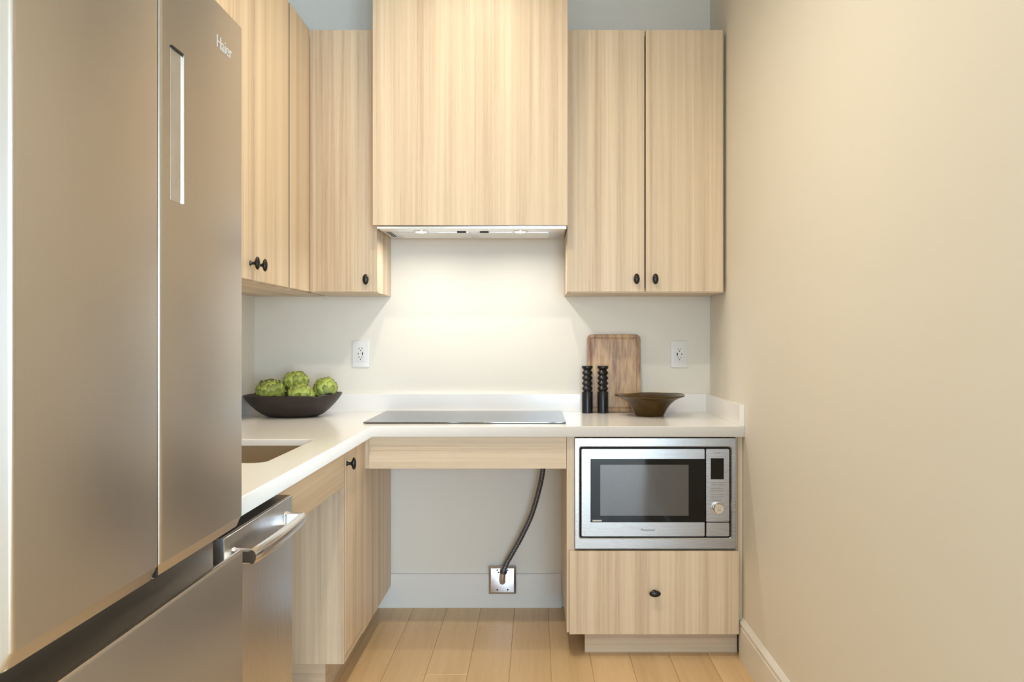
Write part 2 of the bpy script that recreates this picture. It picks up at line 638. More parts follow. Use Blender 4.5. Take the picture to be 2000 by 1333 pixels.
def fridge_door(y0, y1):
    # horizontal outline with rounded front corners, stacked along z; lower front edge eased inwards
    def ring(z, inset):
        xf = FX - inset
        r = 0.006
        pts = [(FX - 0.048, y1)]
        for i in range(6):
            a = math.radians(90 - 90 * i / 5)
            pts.append((xf - r + r * math.cos(a), y1 - r + r * math.sin(a)))
        for i in range(6):
            a = math.radians(0 - 90 * i / 5)
            pts.append((xf - r + r * math.cos(a), y0 + r + r * math.sin(a)))
        pts.append((FX - 0.048, y0))
        return [(x, y, z) for x, y in pts]
    rings = [ring(0.838, 0.013), ring(0.8405, 0.0095), ring(0.858, 0.0016), ring(0.8605, 0), ring(1.7645, 0), ring(1.7675, 0.003)]
    return loft(rings)


dl = shade_auto(link('door', to_mesh(fridge_door(FN, FM - 0.0036), 'door'), 'fridge_steel', fr), 30)
dr = shade_auto(link('door', to_mesh(fridge_door(FM + 0.0030, FF), 'door'), 'fridge_steel', fr), 30)
box('dark_gap_fill', 'black_gap', FX - 0.045, FX - 0.0035, FM - 0.0034, FM + 0.0020, 0.842, 1.764, fr, 0.0005)  # black insert standing in for the shade in the gap between the doors
# slim display window and lettering on the far door
dy0, dy1, dz0, dz1 = -3.79 + 1.281, -3.79 + 1.322, 1.396, 1.625
bm = loft(plate_rings(dy1 - dy0, dz1 - dz0, 0.0012, [(0, 0), (0, 0.0006), (0.0003, 0.0009)]), M=at(FX - 0.0003, (dy0 + dy1) / 2, (dz0 + dz1) / 2, FACE_X))
disp = link('display_panel', to_mesh(bm, 'display'), 'display_glass', dr)
disp['label'] = 'slim vertical mirror-like display window'
box('display_edge', 'bright_trim', FX - 0.001, FX + 0.0032, dy1 - 0.0005, dy1 + 0.0022, dz0, dz1, disp, 0.0004)
box('display_top_edge', 'black_gap', FX - 0.001, FX + 0.0028, dy0, dy1, dz1 - 0.001, dz1 + 0.003, disp, 0.0004)
me = text_mesh('Haier', 0.0215, 0.0006, at(FX, -3.79 + 1.503, 1.699, FACE_X), 0.071)
link('lettering', me, 'silver_print', dr)
# freezer drawer with scooped top lip
prof = [(FX - 0.060, 0.10), (FX - 0.002, 0.10), (FX, 0.103), (FX, 0.790), (FX - 0.0025, 0.7945), (FX - 0.006, 0.7950), (FX - 0.012, 0.790), (FX - 0.016, 0.772), (FX - 0.046, 0.766), (FX - 0.060, 0.766)]
fd = shade_auto(link('freezer_drawer', to_mesh(prism(prof, 'y', FN, FF, 0), 'drawer'), 'fridge_steel', fr), 30)
box('drawer_lip', 'polished_steel', FX - 0.0065, FX - 0.0012, FN + 0.003, FF - 0.003, 0.7938, 0.7962, fd, 0.0008)
for yy in (FN + 0.06, FF - 0.06):
    for xx in (-1.15, -0.66):
        bm = lathe([(0.0, 0.0), (0.022, 0.0), (0.022, 0.02), (0.012, 0.022), (0.012, 0.04), (0, 0.04)], 20)
        bm.transform(Matrix.Translation((xx, yy, 0)))
        link('foot', to_mesh(bm, 'foot'), 'black_knob', fr)

# ------------------------------------------------------------------ dishwasher
DX = -0.600
DN, DF = -3.79 + 1.650, -3.79 + 2.111
dw = thing('dishwasher', 'narrow stainless steel dishwasher with bar handle beside the refrigerator', 'dishwasher', (-0.9, (DN + DF) / 2, 0))
box('tub', 'fridge_case', -1.21, DX - 0.05, DN + 0.004, DF - 0.004, 0.10, 0.815, dw, 0.002)
dd = thing_door = shade_auto(box('door', 'dishwasher_steel', DX - 0.046, DX, DN, DF, 0.115, 0.8025, dw, 0.002, 3), 30)
box('top_edge', 'recess_steel', DX - 0.044, DX - 0.006, DN + 0.002, DF - 0.002, 0.802, 0.8035, dd, 0.0005)
box('toe_kick', 'black_gap', -1.20, DX - 0.07, DN + 0.004, DF - 0.004, 0.0, 0.10, dw, 0.001)
# handle: a bowed flat bar on two end posts
hn, hf, hz = -3.79 + 1.690, -3.79 + 2.062, 0.757
sec = [(x, z) for x, z in [(0.0, -0.0135), (0.006, -0.0165), (0.011, -0.013), (0.0145, -0.006), (0.0155, 0.002), (0.0135, 0.010), (0.009, 0.0155), (0.003, 0.0165), (0.0, 0.0135)]]
rings = []
N = 20
for i in range(N + 1):
    t = i / N
    y = hn + (hf - hn) * t
    bow = 0.006 * (1 - (2 * t - 1) ** 2)
    e_ = min(t, 1 - t) * N
    k_ = 1.0 if e_ >= 1 else 0.86
    rings.append([(DX + 0.035 + bow + x * k_, y, hz + z * k_) for x, z in sec])
hb = shade_auto(link('handle', to_mesh(loft(rings), 'handle'), 'polished_steel', dw), 35)
for y0, y1 in ((hn, hn + 0.017), (hf - 0.017, hf)):
    rg = []
    for k_, xx in ((1.15, DX), (1.0, DX + 0.006), (0.95, DX + 0.030), (0.95, DX + 0.041)):
        cy_, hy = (y0 + y1) / 2, (y1 - y0) / 2 * k_
        rg.append([(xx, cy_ + a * hy, hz + b_ * 0.0145 * k_) for a, b_ in ((-1, -0.8), (-0.7, -1), (0.7, -1), (1, -0.8), (1, 0.8), (0.7, 1), (-0.7, 1), (-1, 0.8))])
    shade_auto(link('handle_post', to_mesh(loft(rg), 'post'), 'polished_steel', hb), 35)

# ------------------------------------------------------------------ base cabinets on the left run
BX = -0.638
sa = thing('sink_apron', 'horizontal-grained wooden apron board under the sink beside the dishwasher', 'apron panel', (BX - 0.01, -1.3, 0.697))
box('board', 'ash_along_y', BX - 0.019, BX, DF + 0.004, -0.9415, 0.697, CT0 - 0.001, sa, 0.0008)
for yy in (DF + 0.02, -0.99):
    box('bracket', 'fridge_case', BX - 0.045, BX - 0.0195, yy, yy + 0.02, 0.74, CT0 - 0.002, sa, 0.001)

bc = thing('base_cabinet', 'narrow wooden base cabinet with single door between sink and cooktop knee spaces', 'cabinet', (-0.92, -0.6, 0))
ZB = 0.104
box('side_panel', 'ash_vertical', XL + 0.002, BX, -0.940, -0.922, ZB, CT0 - 0.001, bc, 0.0008)
box('side_panel', 'ash_vertical', BX - 0.018, BX, -0.634, -0.016, 0.0994, CT0 - 0.001, bc, 0.0008)
box('bottom_panel', 'ash_along_y', XL + 0.002, BX, -0.9215, -0.6345, ZB, ZB + 0.0205, bc, 0.0005)
box('back_panel', 'ash_vertical', XL + 0.002, XL + 0.012, -0.921, -0.018, ZB + 0.021, CT0 - 0.001, bc, 0.0005)
d = box('door', 'ash_vertical', BX - 0.018, BX + 0.001, -0.919, -0.637, 0.1275, CT0 - 0.004, bc, 0.001)
knob(d, BX + 0.001, -3.79 + 2.887, 0.766, '+x')
box('toe_kick', 'ash_along_x', XL + 0.002, -0.703, -0.930, -0.018, 0.0, ZB - 0.0005, bc, 0.0008)

# wooden apron below the cooktop
ca = thing('cooktop_apron', 'horizontal-grained wooden apron rail below the cooktop knee space', 'apron panel', (-0.25, -0.6, 0.704))
box('board', 'ash_along_x', -0.6195, 0.1125, -0.610, -0.592, 0.704, CT0 - 0.001, ca, 0.0008)
box('filler_strip', 'ash_vertical', -0.6372, -0.6200, -0.608, -0.590, 0.704, CT0 - 0.001, ca, 0.0006)

# ------------------------------------------------------------------ microwave cabinet
mc = thing('microwave_cabinet', 'wooden base cabinet with one drawer holding the built-in microwave', 'cabinet', (0.43, -0.3, 0))
FYc = -0.591
box('side_panel', 'ash_vertical', 0.1139, 0.1440, FYc - 0.0135, -0.001, 0.0946, CT0 - 0.001, mc, 0.0008)
box('side_panel', 'ash_vertical', 0.7395, 0.7490, FYc - 0.008, -0.001, 0.0946, CT0 - 0.001, mc, 0.0008)
box('bottom_panel', 'ash_along_x', 0.1445, 0.739, FYc, -0.001, 0.0946, 0.112, mc, 0.0005)
box('shelf', 'ash_along_x', 0.1445, 0.739, FYc, -0.001, 0.384, 0.402, mc, 0.0005)
box('back_panel', 'ash_vertical', 0.1445, 0.739, -0.012, -0.001, 0.1125, 0.3835, mc, 0.0005)
box('filler_strip', 'ash_vertical', 0.7495, 0.7675, -0.600, -0.580, 0.0946, CT0 - 0.001, mc, 0.0006)
dw_ = box('drawer_front', 'ash_vertical', 0.1234, 0.748, -0.6265, -0.6080, 0.0946, 0.402, mc, 0.001)
knob(dw_, 0.436, -0.6265, 0.251, '-y', True)
box('drawer_box', 'ash_along_x', 0.15, 0.72, -0.6075 + 0.001, -0.08, 0.125, 0.33, mc, 0.001)
box('toe_kick', 'ash_along_x', 0.184, 0.7600, -0.549, -0.531, 0.0, 0.0940, mc, 0.0008)

# microwave: pixel sizes of the front turned into metres about its own centre
mw = thing('microwave_oven', 'built-in stainless steel microwave oven above the wooden drawer', 'microwave', (0.44, -0.3, 0.4085))
MFY = -0.6215
mcx, mcz = 0.4413, 0.6138
MW, MH = 0.598, 0.412
PXM = 0.598 / 316.0


def mx_(px):
    return 0.1423 + (px - 1122) * PXM


def mz_(py):
    return 0.8198 - (py - 855.5) * PXM


def facebox(name, mat, px0, px1, py0, py1, y_out, thick, parent, r=0.003, ease=0.001):
    x0, x1, z1, z0 = mx_(px0), mx_(px1), mz_(py0), mz_(py1)
    bm = loft(plate_rings(x1 - x0, z1 - z0, r, [(0, 0), (0, thick - ease), (ease, thick)]),
              M=at((x0 + x1) / 2, y_out + thick, (z0 + z1) / 2, FACE_Y))
    return shade_auto(link(name, to_mesh(bm, name), mat, parent), 30)


# outer trim frame as a ring
x0, x1, z0, z1 = mx_(1122), mx_(1438), mz_(1073), mz_(855.5)
ix0, ix1, iz0, iz1 = mx_(1132.5), mx_(1427), mz_(1051), mz_(874)
cxo, czo = (x0 + x1) / 2, (z0 + z1) / 2
cxi, czi = (ix0 + ix1) / 2, (iz0 + iz1) / 2


def ring_(w, h, r, cx_, cz_, yy):
    return [(x + cx_, yy, z + cz_) for x, z in rrect(w, h, r, 5)]


wo, ho, wi, hi = x1 - x0, z1 - z0, ix1 - ix0, iz1 - iz0
bm = loft([ring_(wo, ho, .004, cxo, czo, MFY + .016), ring_(wo, ho, .004, cxo, czo, MFY + .003), ring_(wo - .004, ho - .004, .003, cxo, czo, MFY),
           ring_(wi + .008, hi + .008, .010, cxi, czi, MFY), ring_(wi, hi, .007, cxi, czi, MFY + .003), ring_(wi, hi, .007, cxi, czi, MFY + .016)], False, False)
n_ = len(ring_(1, 1, .1, 0, 0, 0))
bm.verts.ensure_lookup_table()
for i in range(n_):
    j = (i + 1) % n_
    bm.faces.new((bm.verts[5 * n_ + i], bm.verts[5 * n_ + j], bm.verts[j], bm.verts[i]))
shade_auto(link('trim_frame', to_mesh(bm, 'trim'), 'microwave_steel', mw), 30)
box('body', 'black_gap', 0.155, 0.725, -0.600, -0.12, 0.4105, 0.80, mw, 0.002)
mdoor = facebox('door', 'microwave_steel', 1135.3, 1376.2, 877, 1048.2, MFY - 0.001, 0.020, mw, 0.005)
win = facebox('window', 'black_glass', 1153, 1376.2, 896.5, 1020.5, MFY - 0.0016, 0.001, mdoor, 0.002, 0.0003)
facebox('screen', 'oven_screen', 1172, 1344.5, 908, 1007.5, MFY - 0.0019, 0.0005, win, 0.001, 0.0001)
facebox('window_mark', 'silver_print', 1157, 1175, 1016.0, 1018.6, MFY - 0.0020, 0.0005, win, 0.0008, 0.0001)
me = text_mesh('Panasonic', 0.0085, 0.0005, at(mx_(1265.5), MFY - 0.001, mz_(1035.3), FACE_Y), 0.052)
link('lettering', me, 'dark_print', mdoor)
mp_ = facebox('control_panel', 'microwave_steel', 1378.4, 1424.2, 877, 1019.8, MFY - 0.001, 0.020, mw, 0.004)
facebox('release_button', 'microwave_steel', 1378.8, 1424.2, 1021, 1048.2, MFY - 0.001, 0.020, mw, 0.004)
facebox('display', 'black_glass', 1387.7, 1413.2, 895.4, 936.4, MFY - 0.0016, 0.001, mp_, 0.001, 0.0003)
lst = []
rnd = random.Random(3)
for row, yy in enumerate((884.8, 943, 947.3, 954.6, 959.0, 966.6, 971.0, 977.8, 993)):
    segs = {0: [(1394, 1406)], 7: [(1394, 1408)], 8: [(1386, 1389), (1415.5, 1420)]}.get(row)
    if not segs:
        segs = [(1388, 1396), (1397, 1401), (1403, 1413)] if row % 2 else [(1387.5, 1399), (1400.5, 1412.5)]
    for a, c in segs:
        lst.append((mx_(a), mx_(c), MFY - 0.0014, MFY - 0.0009, mz_(yy) - 0.0008, mz_(yy) + 0.0008))
lst.append((mx_(1414), mx_(1423), MFY - 0.0014, MFY - 0.0009, mz_(1017) - 0.0006, mz_(1017) + 0.0006))
tag(boxes('printed_marks', 'grey_print', lst, mp_, 0), kind='stuff')
bm = lathe([(0.0225, 0), (0.0225, 0.003), (0.0205, 0.0045), (0.0195, 0.012), (0.0190, 0.0205), (0.0175, 0.0225), (0.0, 0.0225)], 36)
bm.transform(at(mx_(1401.5), MFY - 0.001, mz_(992.5), FACE_Y))
kd = shade_auto(link('dial', to_mesh(bm, 'dial'), 'bright_trim', mp_), 35)
tag(boxes('dial_marks', 'grey_print', [(mx_(1398), mx_(1405), MFY - 0.0240, MFY - 0.0233, mz_(q) - 0.0005, mz_(q) + 0.0005) for q in (990, 993, 996)], kd, 0), kind='stuff')

# ------------------------------------------------------------------ upper cabinets
UZ0, UZ1 = 1.3718, 2.4325
UF = -0.330


def carcass(parent, x0, x1, y0, y1, along):
    t = 0.018
    g = 'ash_along_' + along
    box('bottom_panel', g, x0 + t, x1 - t, y0, y1, UZ0, UZ0 + t, parent, 0.0006)
    box('top_panel', g, x0 + t, x1 - t, y0, y1, UZ1 - t, UZ1, parent, 0.0006)
    box('side_panel', 'ash_vertical', x0, x0 + t, y0, y1, UZ0, UZ1, parent, 0.0008)
    box('side_panel', 'ash_vertical', x1 - t, x1, y0, y1, UZ0, UZ1, parent, 0.0008)


uc = thing('wall_cabinet', 'single-door light wood wall cabinet in the corner left of the hood', 'cabinet', (-0.78, -0.16, UZ0))
carcass(uc, -0.9128, -0.6400, UF + 0.0195, -0.0008, 'x')
d = box('door', 'ash_vertical', -0.9122, -0.6412, UF, UF + 0.0185, UZ0 + 0.004, UZ1, uc, 0.001)
knob(d, -0.6835, UF, 1.424, '-y')

ul = thing('wall_cabinet', 'two-door light wood wall cabinet above the sink with paired black knobs', 'cabinet', (-1.08, -0.7, UZ0))
carcass(ul, XL + 0.0008, -0.9325, -1.402, -0.0015, 'y')
d = box('door', 'ash_vertical', -0.9320, -0.9131, -1.0070, -0.6235, UZ0 + 0.004, UZ1, ul, 0.001)
knob(d, -0.9131, -0.975, 1.428, '+x')
d = box('door', 'ash_vertical', -0.9320, -0.9131, -1.400, -1.0120, UZ0 + 0.004, UZ1, ul, 0.001)
knob(d, -0.9131, -1.052, 1.428, '+x')
box('corner_filler', 'ash_vertical', -0.9320, -0.9131, -0.6105, UF - 0.0005, UZ0 + 0.004, UZ1, ul, 0.0008)
box('seam_shade_strip', 'black_gap', -0.9318, -0.9140, -0.6233, -0.6107, UZ0 + 0.006, UZ1 - 0.002, ul, 0.0002)  # dark strip that paints the shade into the seam between door and filler

ur = thing('wall_cabinet', 'two-door light wood wall cabinet right of the hood beside the beige wall', 'cabinet', (0.44, -0.16, UZ0))
carcass(ur, 0.1250, 0.7540, UF + 0.0195, -0.0008, 'x')
d = box('door', 'ash_vertical', 0.1262, 0.4374, UF, UF + 0.0185, UZ0 + 0.004, UZ1, ur, 0.001)
knob(d, 0.4035, UF, 1.426, '-y')
d = box('door', 'ash_vertical', 0.4426, 0.7538, UF, UF + 0.0185, UZ0 + 0.004, UZ1, ur, 0.001)
knob(d, 0.4790, UF, 1.426, '-y')
box('filler_strip', 'ash_vertical', 0.7545, 0.7675, -0.290, -0.272, UZ0, UZ1 - 0.01, ur, 0.0006)

# hood cover and hood insert
HX0, HX1, HF, HZ = -0.6392, 0.1242, -0.436, 1.6305
hc = thing('hood_cabinet', 'tall light wood hood cover box rising to the ceiling above the cooktop', 'hood cover', (-0.26, -0.22, HZ))
box('front_panel', 'ash_vertical', HX0, HX1 - 0.0008, HF, HF + 0.019, HZ, CEIL - 0.002, hc, 0.001)
box('side_panel', 'ash_vertical', HX0, HX0 + 0.018, HF + 0.0195, -0.0008, HZ, CEIL - 0.002, hc, 0.0008)
box('side_panel', 'ash_vertical', HX1 - 0.0188, HX1 - 0.0008, HF + 0.0195, -0.0008, HZ, CEIL - 0.002, hc, 0.0008)
box('bottom_panel', 'ash_along_x', HX0 + 0.0185, HX1 - 0.0193, HF + 0.0195, -0.0008, HZ + 0.001, HZ + 0.017, hc, 0.0006)

hi_ = thing('range_hood', 'steel range hood insert with two lit lamps under the wood cover', 'range hood', (-0.254, -0.24, HZ - 0.012))
IX0, IX1, IY0, IY1 = -0.6275, 0.1195, -0.410, -0.075
zt = HZ + 0.0005
shade_auto(link('housing', to_mesh(loft(plate_rings(IX1 - IX0, IY1 - IY0, 0.004, [(0.004, 0), (0.001, 0.0015), (0, 0.004), (0, 0.0095)]),
           M=Matrix.Translation(((IX0 + IX1) / 2, (IY0 + IY1) / 2, zt - 0.0100))), 'housing'), 'galvanised', hi_), 30)
zb = zt - 0.0100
box('front_lip', 'bright_trim', IX0, IX1, IY0 - 0.002, IY0 + 0.004, zb - 0.002, zb + 0.008, hi_, 0.001)
for a, c in ((-0.565, -0.272), (-0.240, 0.055)):
    fl = shade_auto(link('filter', to_mesh(loft(plate_rings(c - a, 0.185, 0.004, [(0, 0.004), (0, 0.0012), (0.003, 0), (0.008, 0), (0.010, 0.0012)]),
                    M=Matrix.Translation(((a + c) / 2, -0.200, zb - 0.004))), 'filter'), 'aluminium_mesh', hi_), 30)
    cx_ = c - 0.03 if a < -0.3 else a + 0.03
    shade_auto(box('filter_latch', 'black_gap', cx_ - 0.018, cx_ + 0.018, -0.318, -0.300, zb - 0.005, zb - 0.0005, fl, 0.0015), 30)
for sx_ in (-0.606, -0.596):
    box('vent_slot', 'black_gap', sx_ - 0.0022, sx_ + 0.0022, -0.30, -0.13, zb - 0.0012, zb, hi_, 0.0004)
for lx in (-0.4655, -0.0640):
    bm = lathe([(0.031, 0.0), (0.031, -0.003), (0.027, -0.0045), (0.022, -0.003), (0.0215, 0.0)], 32)
    bm.transform(Matrix.Translation((lx, -0.318, zb)))
    lr = shade_auto(link('lamp', to_mesh(bm, 'lamp'), 'bright_trim', hi_), 30)
    bm = lathe([(0.0212, -0.0015), (0.0205, -0.004), (0.012, -0.006), (0.0, -0.0066)], 28)
    bm.transform(Matrix.Translation((lx, -0.318, zb)))
    link('lens', to_mesh(bm, 'lens'), 'hood_lamp_glow', lr, smooth=True)
    area('hood_lamp_light', (lx, -0.318, zb - 0.0085), (0, 0, 0), 2.0, (1.0, 0.96, 0.90), 0.034, spread=math.radians(165))

# ------------------------------------------------------------------ outlets
def outlet(name, label, x, z, flip):
    t = thing(name, label, 'outlet', (x, -0.0002, z), 'wall outlets above the counter')
    w, h = 0.0755, 0.1195
    bm = loft(plate_rings(w, h, 0.003, [(0, 0), (0, 0.003), (0.0015, 0.0055), (0.004, 0.0062)]), M=at(0, 0, 0, FACE_Y))
    shade_auto(link('cover_plate', to_mesh(bm, 'plate'), 'white_plastic', t, local=True), 30)
    bm = loft(plate_rings(0.0335, 0.067, 0.002, [(0, 0.0055), (0, 0.0072), (0.0008, 0.0078)]), M=at(0, 0, 0, FACE_Y))
    ins = shade_auto(link('receptacle', to_mesh(bm, 'receptacle'), 'white_plastic', t, local=True), 30)
    s = -1 if flip else 1
    def slot(cx_, cz_, w_, h_):
        box('slot', 'dark_slot', cx_ - w_ / 2, cx_ + w_ / 2, -0.0083, -0.0070, cz_ - h_ / 2, cz_ + h_ / 2, ins, 0.0003, local=True)
    for cz_ in (0.0195, -0.0185):
        slot(-0.0062, cz_ + 0.004, 0.0024, 0.0080)
        slot(0.0062, cz_ + 0.004, 0.0022, 0.0066)
        slot(0.0, cz_ - 0.0055, 0.0046, 0.0048)
    slot(0.0092 * s, 0.0005, 0.0048, 0.0125)
    slot(-0.0100 * s, 0.0005, 0.0036, 0.0066)
    return t


outlet('wall_outlet', 'white wall outlet above the counter between artichoke bowl and cooktop', -0.7744, 1.1188, False)
outlet('wall_outlet', 'white wall outlet right of the cutting board near the beige wall', 0.6325, 1.1165, True)

# ------------------------------------------------------------------ junction plate and conduit
jp = thing('junction_plate', 'square galvanised electrical cover plate on the white baseboard', 'electrical plate', (-0.1476, -0.0155, 0.1240))
bm = loft(plate_rings(0.1195, 0.1215, 0.002, [(0, 0), (0, 0.006), (0.008, 0.0135), (0.0095, 0.014)]), M=at(0, 0, 0, FACE_Y))
shade_auto(link('plate', to_mesh(bm, 'plate'), 'galvanised', jp, local=True), 30)
for sx_, sz_ in ((-0.0225, 0.046), (0.0235, 0.046), (-0.0225, -0.040), (0.0235, -0.040), (-0.017, 0.036), (0.018, 0.036)):
    bm = lathe([(0.0036, 0), (0.0036, 0.0012), (0.0024, 0.0018), (0, 0.0018)], 14)
    bm.transform(at(sx_, -0.014, sz_, FACE_Y))
    link('screw', to_mesh(bm, 'screw'), 'dark_slot', jp, local=True, smooth=True)

cd = thing('flexible_conduit', 'dark ribbed flexible metal conduit running from the plate up behind the apron', 'conduit', (-0.1476, -0.05, 0.17))
pts = [(0.0365, -0.16, 0.80), (0.0315, -0.155, 0.70), (0.0285, -0.150, 0.625), (0.012, -0.138, 0.54), (-0.020, -0.120, 0.43), (-0.062, -0.098, 0.335), (-0.100, -0.080, 0.262), (-0.128, -0.066, 0.210), (-0.1415, -0.054, 0.172), (-0.1455, -0.046, 0.156)]


def catmull(P, n):
    P = [Vector(p) for p in P]
    out = []
    for i in range(len(P) - 1):
        p0, p1, p2, p3 = P[max(i - 1, 0)], P[i], P[i + 1], P[min(i + 2, len(P) - 1)]
        for k_ in range(n):
            t = k_ / n
            out.append(0.5 * ((2 * p1) + (p2 - p0) * t + (2 * p0 - 5 * p1 + 4 * p2 - p3) * t * t + (3 * p1 - p0 - 3 * p2 + p3) * t ** 3))
    out.append(P[-1])
    return out


def tube(path, rad, n=14):
    rings = []
    up = Vector((0, 1, 0))
    for i, p in enumerate(path):
        d_ = (path[min(i + 1, len(path) - 1)] - path[max(i - 1, 0)]).normalized()
        a = d_.cross(up).normalized()
        b_ = a.cross(d_).normalized()
        r = rad(i) if callable(rad) else rad
        rings.append([tuple(p + r * (math.cos(2 * math.pi * k_ / n) * a + math.sin(2 * math.pi * k_ / n) * b_)) for k_ in range(n)])
    return loft(rings)


fine = catmull(pts, 400)
# resample to even spacing so that each rib is 6 mm
step, acc, path = 0.0012, 0.0, [fine[0]]
for p, q in zip(fine, fine[1:]):
    acc += (q - p).length
    if acc >= step:
        path.append(q)
        acc = 0
shade_auto(link('hose', to_mesh(tube(path, lambda i: 0.0106 + 0.0017 * math.sin(i * math.pi / 3.5)), 'hose'), 'dark_conduit', cd), 60)
el = catmull([(-0.1440, -0.049, 0.172), (-0.1462, -0.047, 0.150), (-0.1476, -0.043, 0.132), (-0.1476, -0.034, 0.122), (-0.1476, -0.0296, 0.121)], 8)
shade_auto(link('elbow', to_mesh(tube(el, 0.0135, 18), 'elbow'), 'galvanised', cd), 50)
col_ = catmull([(-0.1405, -0.0525, 0.176), (-0.1438, -0.050, 0.163)], 4)
shade_auto(link('clamp', to_mesh(tube(col_, 0.0155, 18), 'clamp'), 'dark_conduit', cd), 40)

# ------------------------------------------------------------------ cutting board
cbw, cbh, cbt = 0.2345, 0.340, 0.018
cb = thing('cutting_board', 'acacia wood cutting board with juice groove leaning against the wall', 'cutting board', (0.3415, -0.0350, CT1))
bm = loft(plate_rings(cbw, cbh, 0.022, [(0.003, 0), (0.0008, 0.0008), (0, 0.003), (0, cbt - 0.003), (0.001, cbt - 0.0008), (0.003, cbt), (0.0125, cbt), (0.0140, cbt - 0.0026), (0.0175, cbt - 0.0036), (0.0200, cbt - 0.0026), (0.0215, cbt)], 7), M=at(0, 0, cbh / 2 + 0.0005, FACE_Y))
o = shade_auto(link('board', to_mesh(bm, 'board'), 'acacia', cb, local=True), 30)
cb.rotation_euler = (math.radians(-3.3), 0, 0)
cb.location = (0.3415, -0.0262, CT1 + 0.0002)

# ------------------------------------------------------------------ pepper mills
prof = [(0, 0), (0.0222, 0), (0.0235, 0.0012), (0.0235, 0.0905), (0.0228, 0.0925), (0.0165, 0.0930), (0.0165, 0.0955)]
z = 0.0955
for k_ in range(4):
    prof += [(0.0168, z), (0.0222, z + 0.0065), (0.0236, z + 0.0105), (0.0222, z + 0.0140), (0.0166, z + 0.0205), (0.0158, z + 0.0228)]
    z += 0.0228
prof += [(0.0165, z), (0.0205, z + 0.0055), (0.0232, z + 0.0070), (0.0236, z + 0.0085), (0.0236, z + 0.0165), (0.0230, z + 0.0172), (0, z + 0.0176)]
body_n = 7
mill = thing('pepper_mill', 'black turned mill with ridged neck, left of the pair by the cutting board', 'pepper mill', (0.2218, -0.0750, CT1 + 0.0002), 'pair of black mills')
mb = shade_auto(link('base', to_mesh(lathe(prof[:body_n], 40), 'base'), 'black_wood', mill, local=True), 35)
mn = shade_auto(link('ridged_neck', to_mesh(lathe(prof[body_n - 1:-7], 40), 'neck'), 'black_wood', mill, local=True), 35)
mt = shade_auto(link('cap', to_mesh(lathe(prof[-8:], 40), 'cap'), 'black_wood', mill, local=True), 35)
mill2 = mill.copy()
col.objects.link(mill2)
mill2.location.x = 0.2895
mill2['label'] = 'black turned mill with ridged neck, right of the pair in front of the cutting board'
for c_ in (mb, mn, mt):
    q = c_.copy()
    col.objects.link(q)
    q.parent = mill2

# ------------------------------------------------------------------ brown glazed bowl
prof = [(0, 0.004), (0.050, 0.004), (0.052, 0.0), (0.0585, 0.0), (0.0605, 0.003), (0.066, 0.016), (0.075, 0.033), (0.090, 0.052), (0.110, 0.068), (0.130, 0.078), (0.1445, 0.083), (0.1465, 0.086),
        (0.1440, 0.0885), (0.130, 0.0845), (0.108, 0.0745), (0.086, 0.058), (0.070, 0.038), (0.060, 0.020), (0.048, 0.012), (0.02, 0.0095), (0, 0.009)]
bw = thing('ceramic_bowl', 'glossy brown flared ceramic bowl standing before the cutting board', 'bowl', (0.4745, -0.2050, CT1 + 0.0002))
bm = lathe(prof, 64)
for v in bm.verts:
    a = math.atan2(v.co.y, v.co.x)
    t = max(0, (math.hypot(v.co.x, v.co.y) - 0.08) / 0.066)
    v.co.z += t * (0.0022 * math.sin(2 * a + 0.6) + 0.0012 * math.sin(5 * a))
shade_auto(link('bowl', to_mesh(bm, 'bowl'), 'brown_glaze', bw, local=True), 60)

# ------------------------------------------------------------------ dark wooden bowl with artichokes
prof = [(0, 0.0), (0.090, 0.0), (0.108, 0.0035), (0.126, 0.012), (0.150, 0.030), (0.172, 0.051), (0.188, 0.070), (0.199, 0.0855), (0.2025, 0.0910), (0.2000, 0.0935), (0.1930, 0.0910), (0.176, 0.070), (0.155, 0.047), (0.130, 0.029), (0.100, 0.018), (0.05, 0.014), (0, 0.013)]
BCX, BCY = -1.0085, -0.232
ob = thing('wooden_bowl', 'dark brown oval wooden bowl holding artichokes in the corner', 'bowl', (BCX, BCY, CT1 + 0.0002))
bm = lathe(prof, 72, 1.0, 0.80)
for v in bm.verts:
    a = math.atan2(v.co.y / 0.80, v.co.x)
    r = math.hypot(v.co.x, v.co.y / 0.80)
    t = max(0, (r - 0.12) / 0.08)
    v.co.z += t * (0.0016 * math.sin(3 * a + 1.0) + 0.003 * math.cos(a))
    # worn notch in the front right of the rim
    da = (a + 0.86 + math.pi) % (2 * math.pi) - math.pi
    if t > 0.8:
        v.co.z -= 0.007 * math.exp(-(da / 0.075) ** 2)
shade_auto(link('bowl', to_mesh(bm, 'bowl'), 'bowl_dark_wood', ob, local=True), 60)


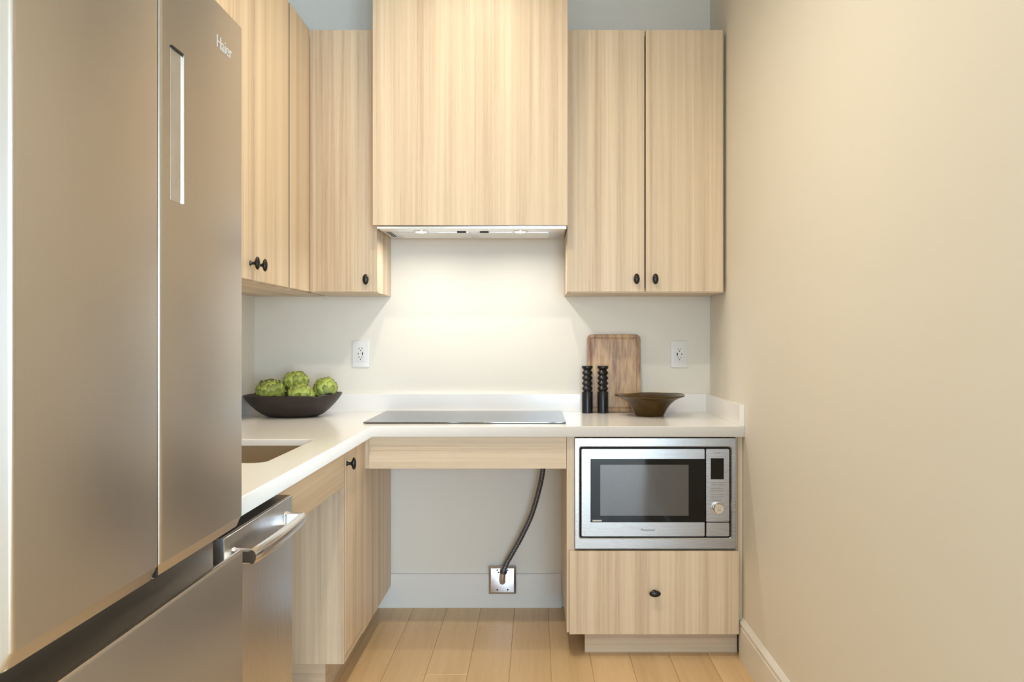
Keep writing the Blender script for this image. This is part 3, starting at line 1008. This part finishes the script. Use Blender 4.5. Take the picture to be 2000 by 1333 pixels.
# one bract: a curved, pointed, thick scale; y runs from root to tip
def bract_mesh():
    bm = bmesh.new()
    rows = [(0.0, 0.55), (0.25, 0.92), (0.5, 1.0), (0.72, 0.84), (0.9, 0.45), (1.0, 0.10)]
    front, back = [], []
    for t, w in rows:
        f, b_ = [], []
        for k_ in (-1, -0.5, 0, 0.5, 1):
            x = k_ * w * 0.5
            zc = 0.10 - 0.26 * (k_ * w) ** 2 * 0.5 + 0.10 * math.sin(t * math.pi)
            f.append(bm.verts.new((x, t, zc + 0.05)))
            b_.append(bm.verts.new((x * 0.97, t * 0.99, zc - 0.04)))
        front.append(f)
        back.append(b_)
    for g, sgn in ((front, 1), (back, -1)):
        for a, c in zip(g, g[1:]):
            for i in range(4):
                q = (a[i], a[i + 1], c[i + 1], c[i])
                bm.faces.new(q if sgn > 0 else q[::-1])
    for a, c in zip(range(5), range(1, 6)):
        bm.faces.new((front[a][0], front[c][0], back[c][0], back[a][0]))
        bm.faces.new((front[a][4], back[a][4], back[c][4], front[c][4]))
    bm.faces.new([front[-1][i] for i in range(5)] + [back[-1][i] for i in reversed(range(5))])
    bm.faces.new([front[0][i] for i in reversed(range(5))] + [back[0][i] for i in range(5)])
    me = to_mesh(bm, 'bract')
    me.materials.append(MATS['bract_green'])
    for p in me.polygons:
        p.use_smooth = True
    return me


BR = bract_mesh()


def artichoke(label, loc, R, tilt, spin, squash=0.92):
    t = thing('artichoke', label, 'artichoke', loc, 'artichokes in the dark bowl')
    t.rotation_euler = (tilt[0], tilt[1], spin)
    core = [(0, -R * 0.86 * squash)]
    for i in range(1, 12):
        a = -math.pi / 2 + math.pi * i / 12
        core.append((R * 0.86 * math.cos(a), R * 0.86 * squash * math.sin(a)))
    core.append((0, R * 0.86 * squash))
    link('heart', to_mesh(lathe(core, 24), 'heart'), 'artichoke_core', t, local=True, smooth=True)
    bm = lathe([(0, -R * 1.15), (R * 0.2, -R * 1.15), (R * 0.22, -R * 0.95), (R * 0.3, -R * 0.72), (0, -R * 0.7)], 14)
    link('stem', to_mesh(bm, 'stem'), 'artichoke_core', t, local=True, smooth=True)
    rows = [(-52, 9), (-30, 11), (-8, 12), (14, 12), (36, 10), (56, 7), (73, 4)]
    for ri, (lat, cnt) in enumerate(rows):
        for k_ in range(cnt):
            la = math.radians(lat + random.uniform(-3, 3))
            lo = 2 * math.pi * (k_ + 0.5 * (ri % 2)) / cnt + random.uniform(-.07, .07)
            n = Vector((math.cos(la) * math.cos(lo), math.cos(la) * math.sin(lo), math.sin(la)))
            upv = Vector((-math.sin(la) * math.cos(lo), -math.sin(la) * math.sin(lo), math.cos(la)))
            side = upv.cross(n).normalized()
            # lean the tip a little inwards so that scales follow the globe
            lean = math.radians(5 + 13 * (lat > 20) + 6 * (lat > 50) + random.uniform(-6, 6))
            yv = (upv * math.cos(lean) - n * math.sin(lean)).normalized()
            nv = side.cross(yv).normalized()
            W = R * 0.64 * random.uniform(.92, 1.06) * (0.85 if lat > 50 else 1)
            L = R * 0.80 * random.uniform(.92, 1.08)
            base = n * R * 0.86 - yv * L * 0.22
            base.z *= squash
            M = Matrix(((side.x * W, yv.x * L, nv.x * W, base.x), (side.y * W, yv.y * L, nv.y * W, base.y), (side.z * W, yv.z * L, nv.z * W, base.z), (0, 0, 0, 1)))
            o = bpy.data.objects.new('bract', BR)
            col.objects.link(o)
            o.parent = t
            o.matrix_local = M
    return t


zr = CT1
artichoke('plump yellow-green artichoke at the left end of the dark bowl', (BCX - 0.079, BCY - 0.045, zr + 0.102), 0.056, (0.25, -0.1), 0.4)
artichoke('darker green artichoke on top at the back of the pile', (BCX - 0.002, BCY + 0.050, zr + 0.136), 0.052, (-0.2, 0.15), 1.3)
artichoke('artichoke in the middle front of the bowl, lying tilted forward', (BCX + 0.050, BCY - 0.060, zr + 0.088), 0.053, (0.9, 0.2), 2.2)
artichoke('pale green artichoke at the right end of the dark bowl', (BCX + 0.126, BCY + 0.034, zr + 0.110), 0.049, (0.5, 0.5), 3.0)
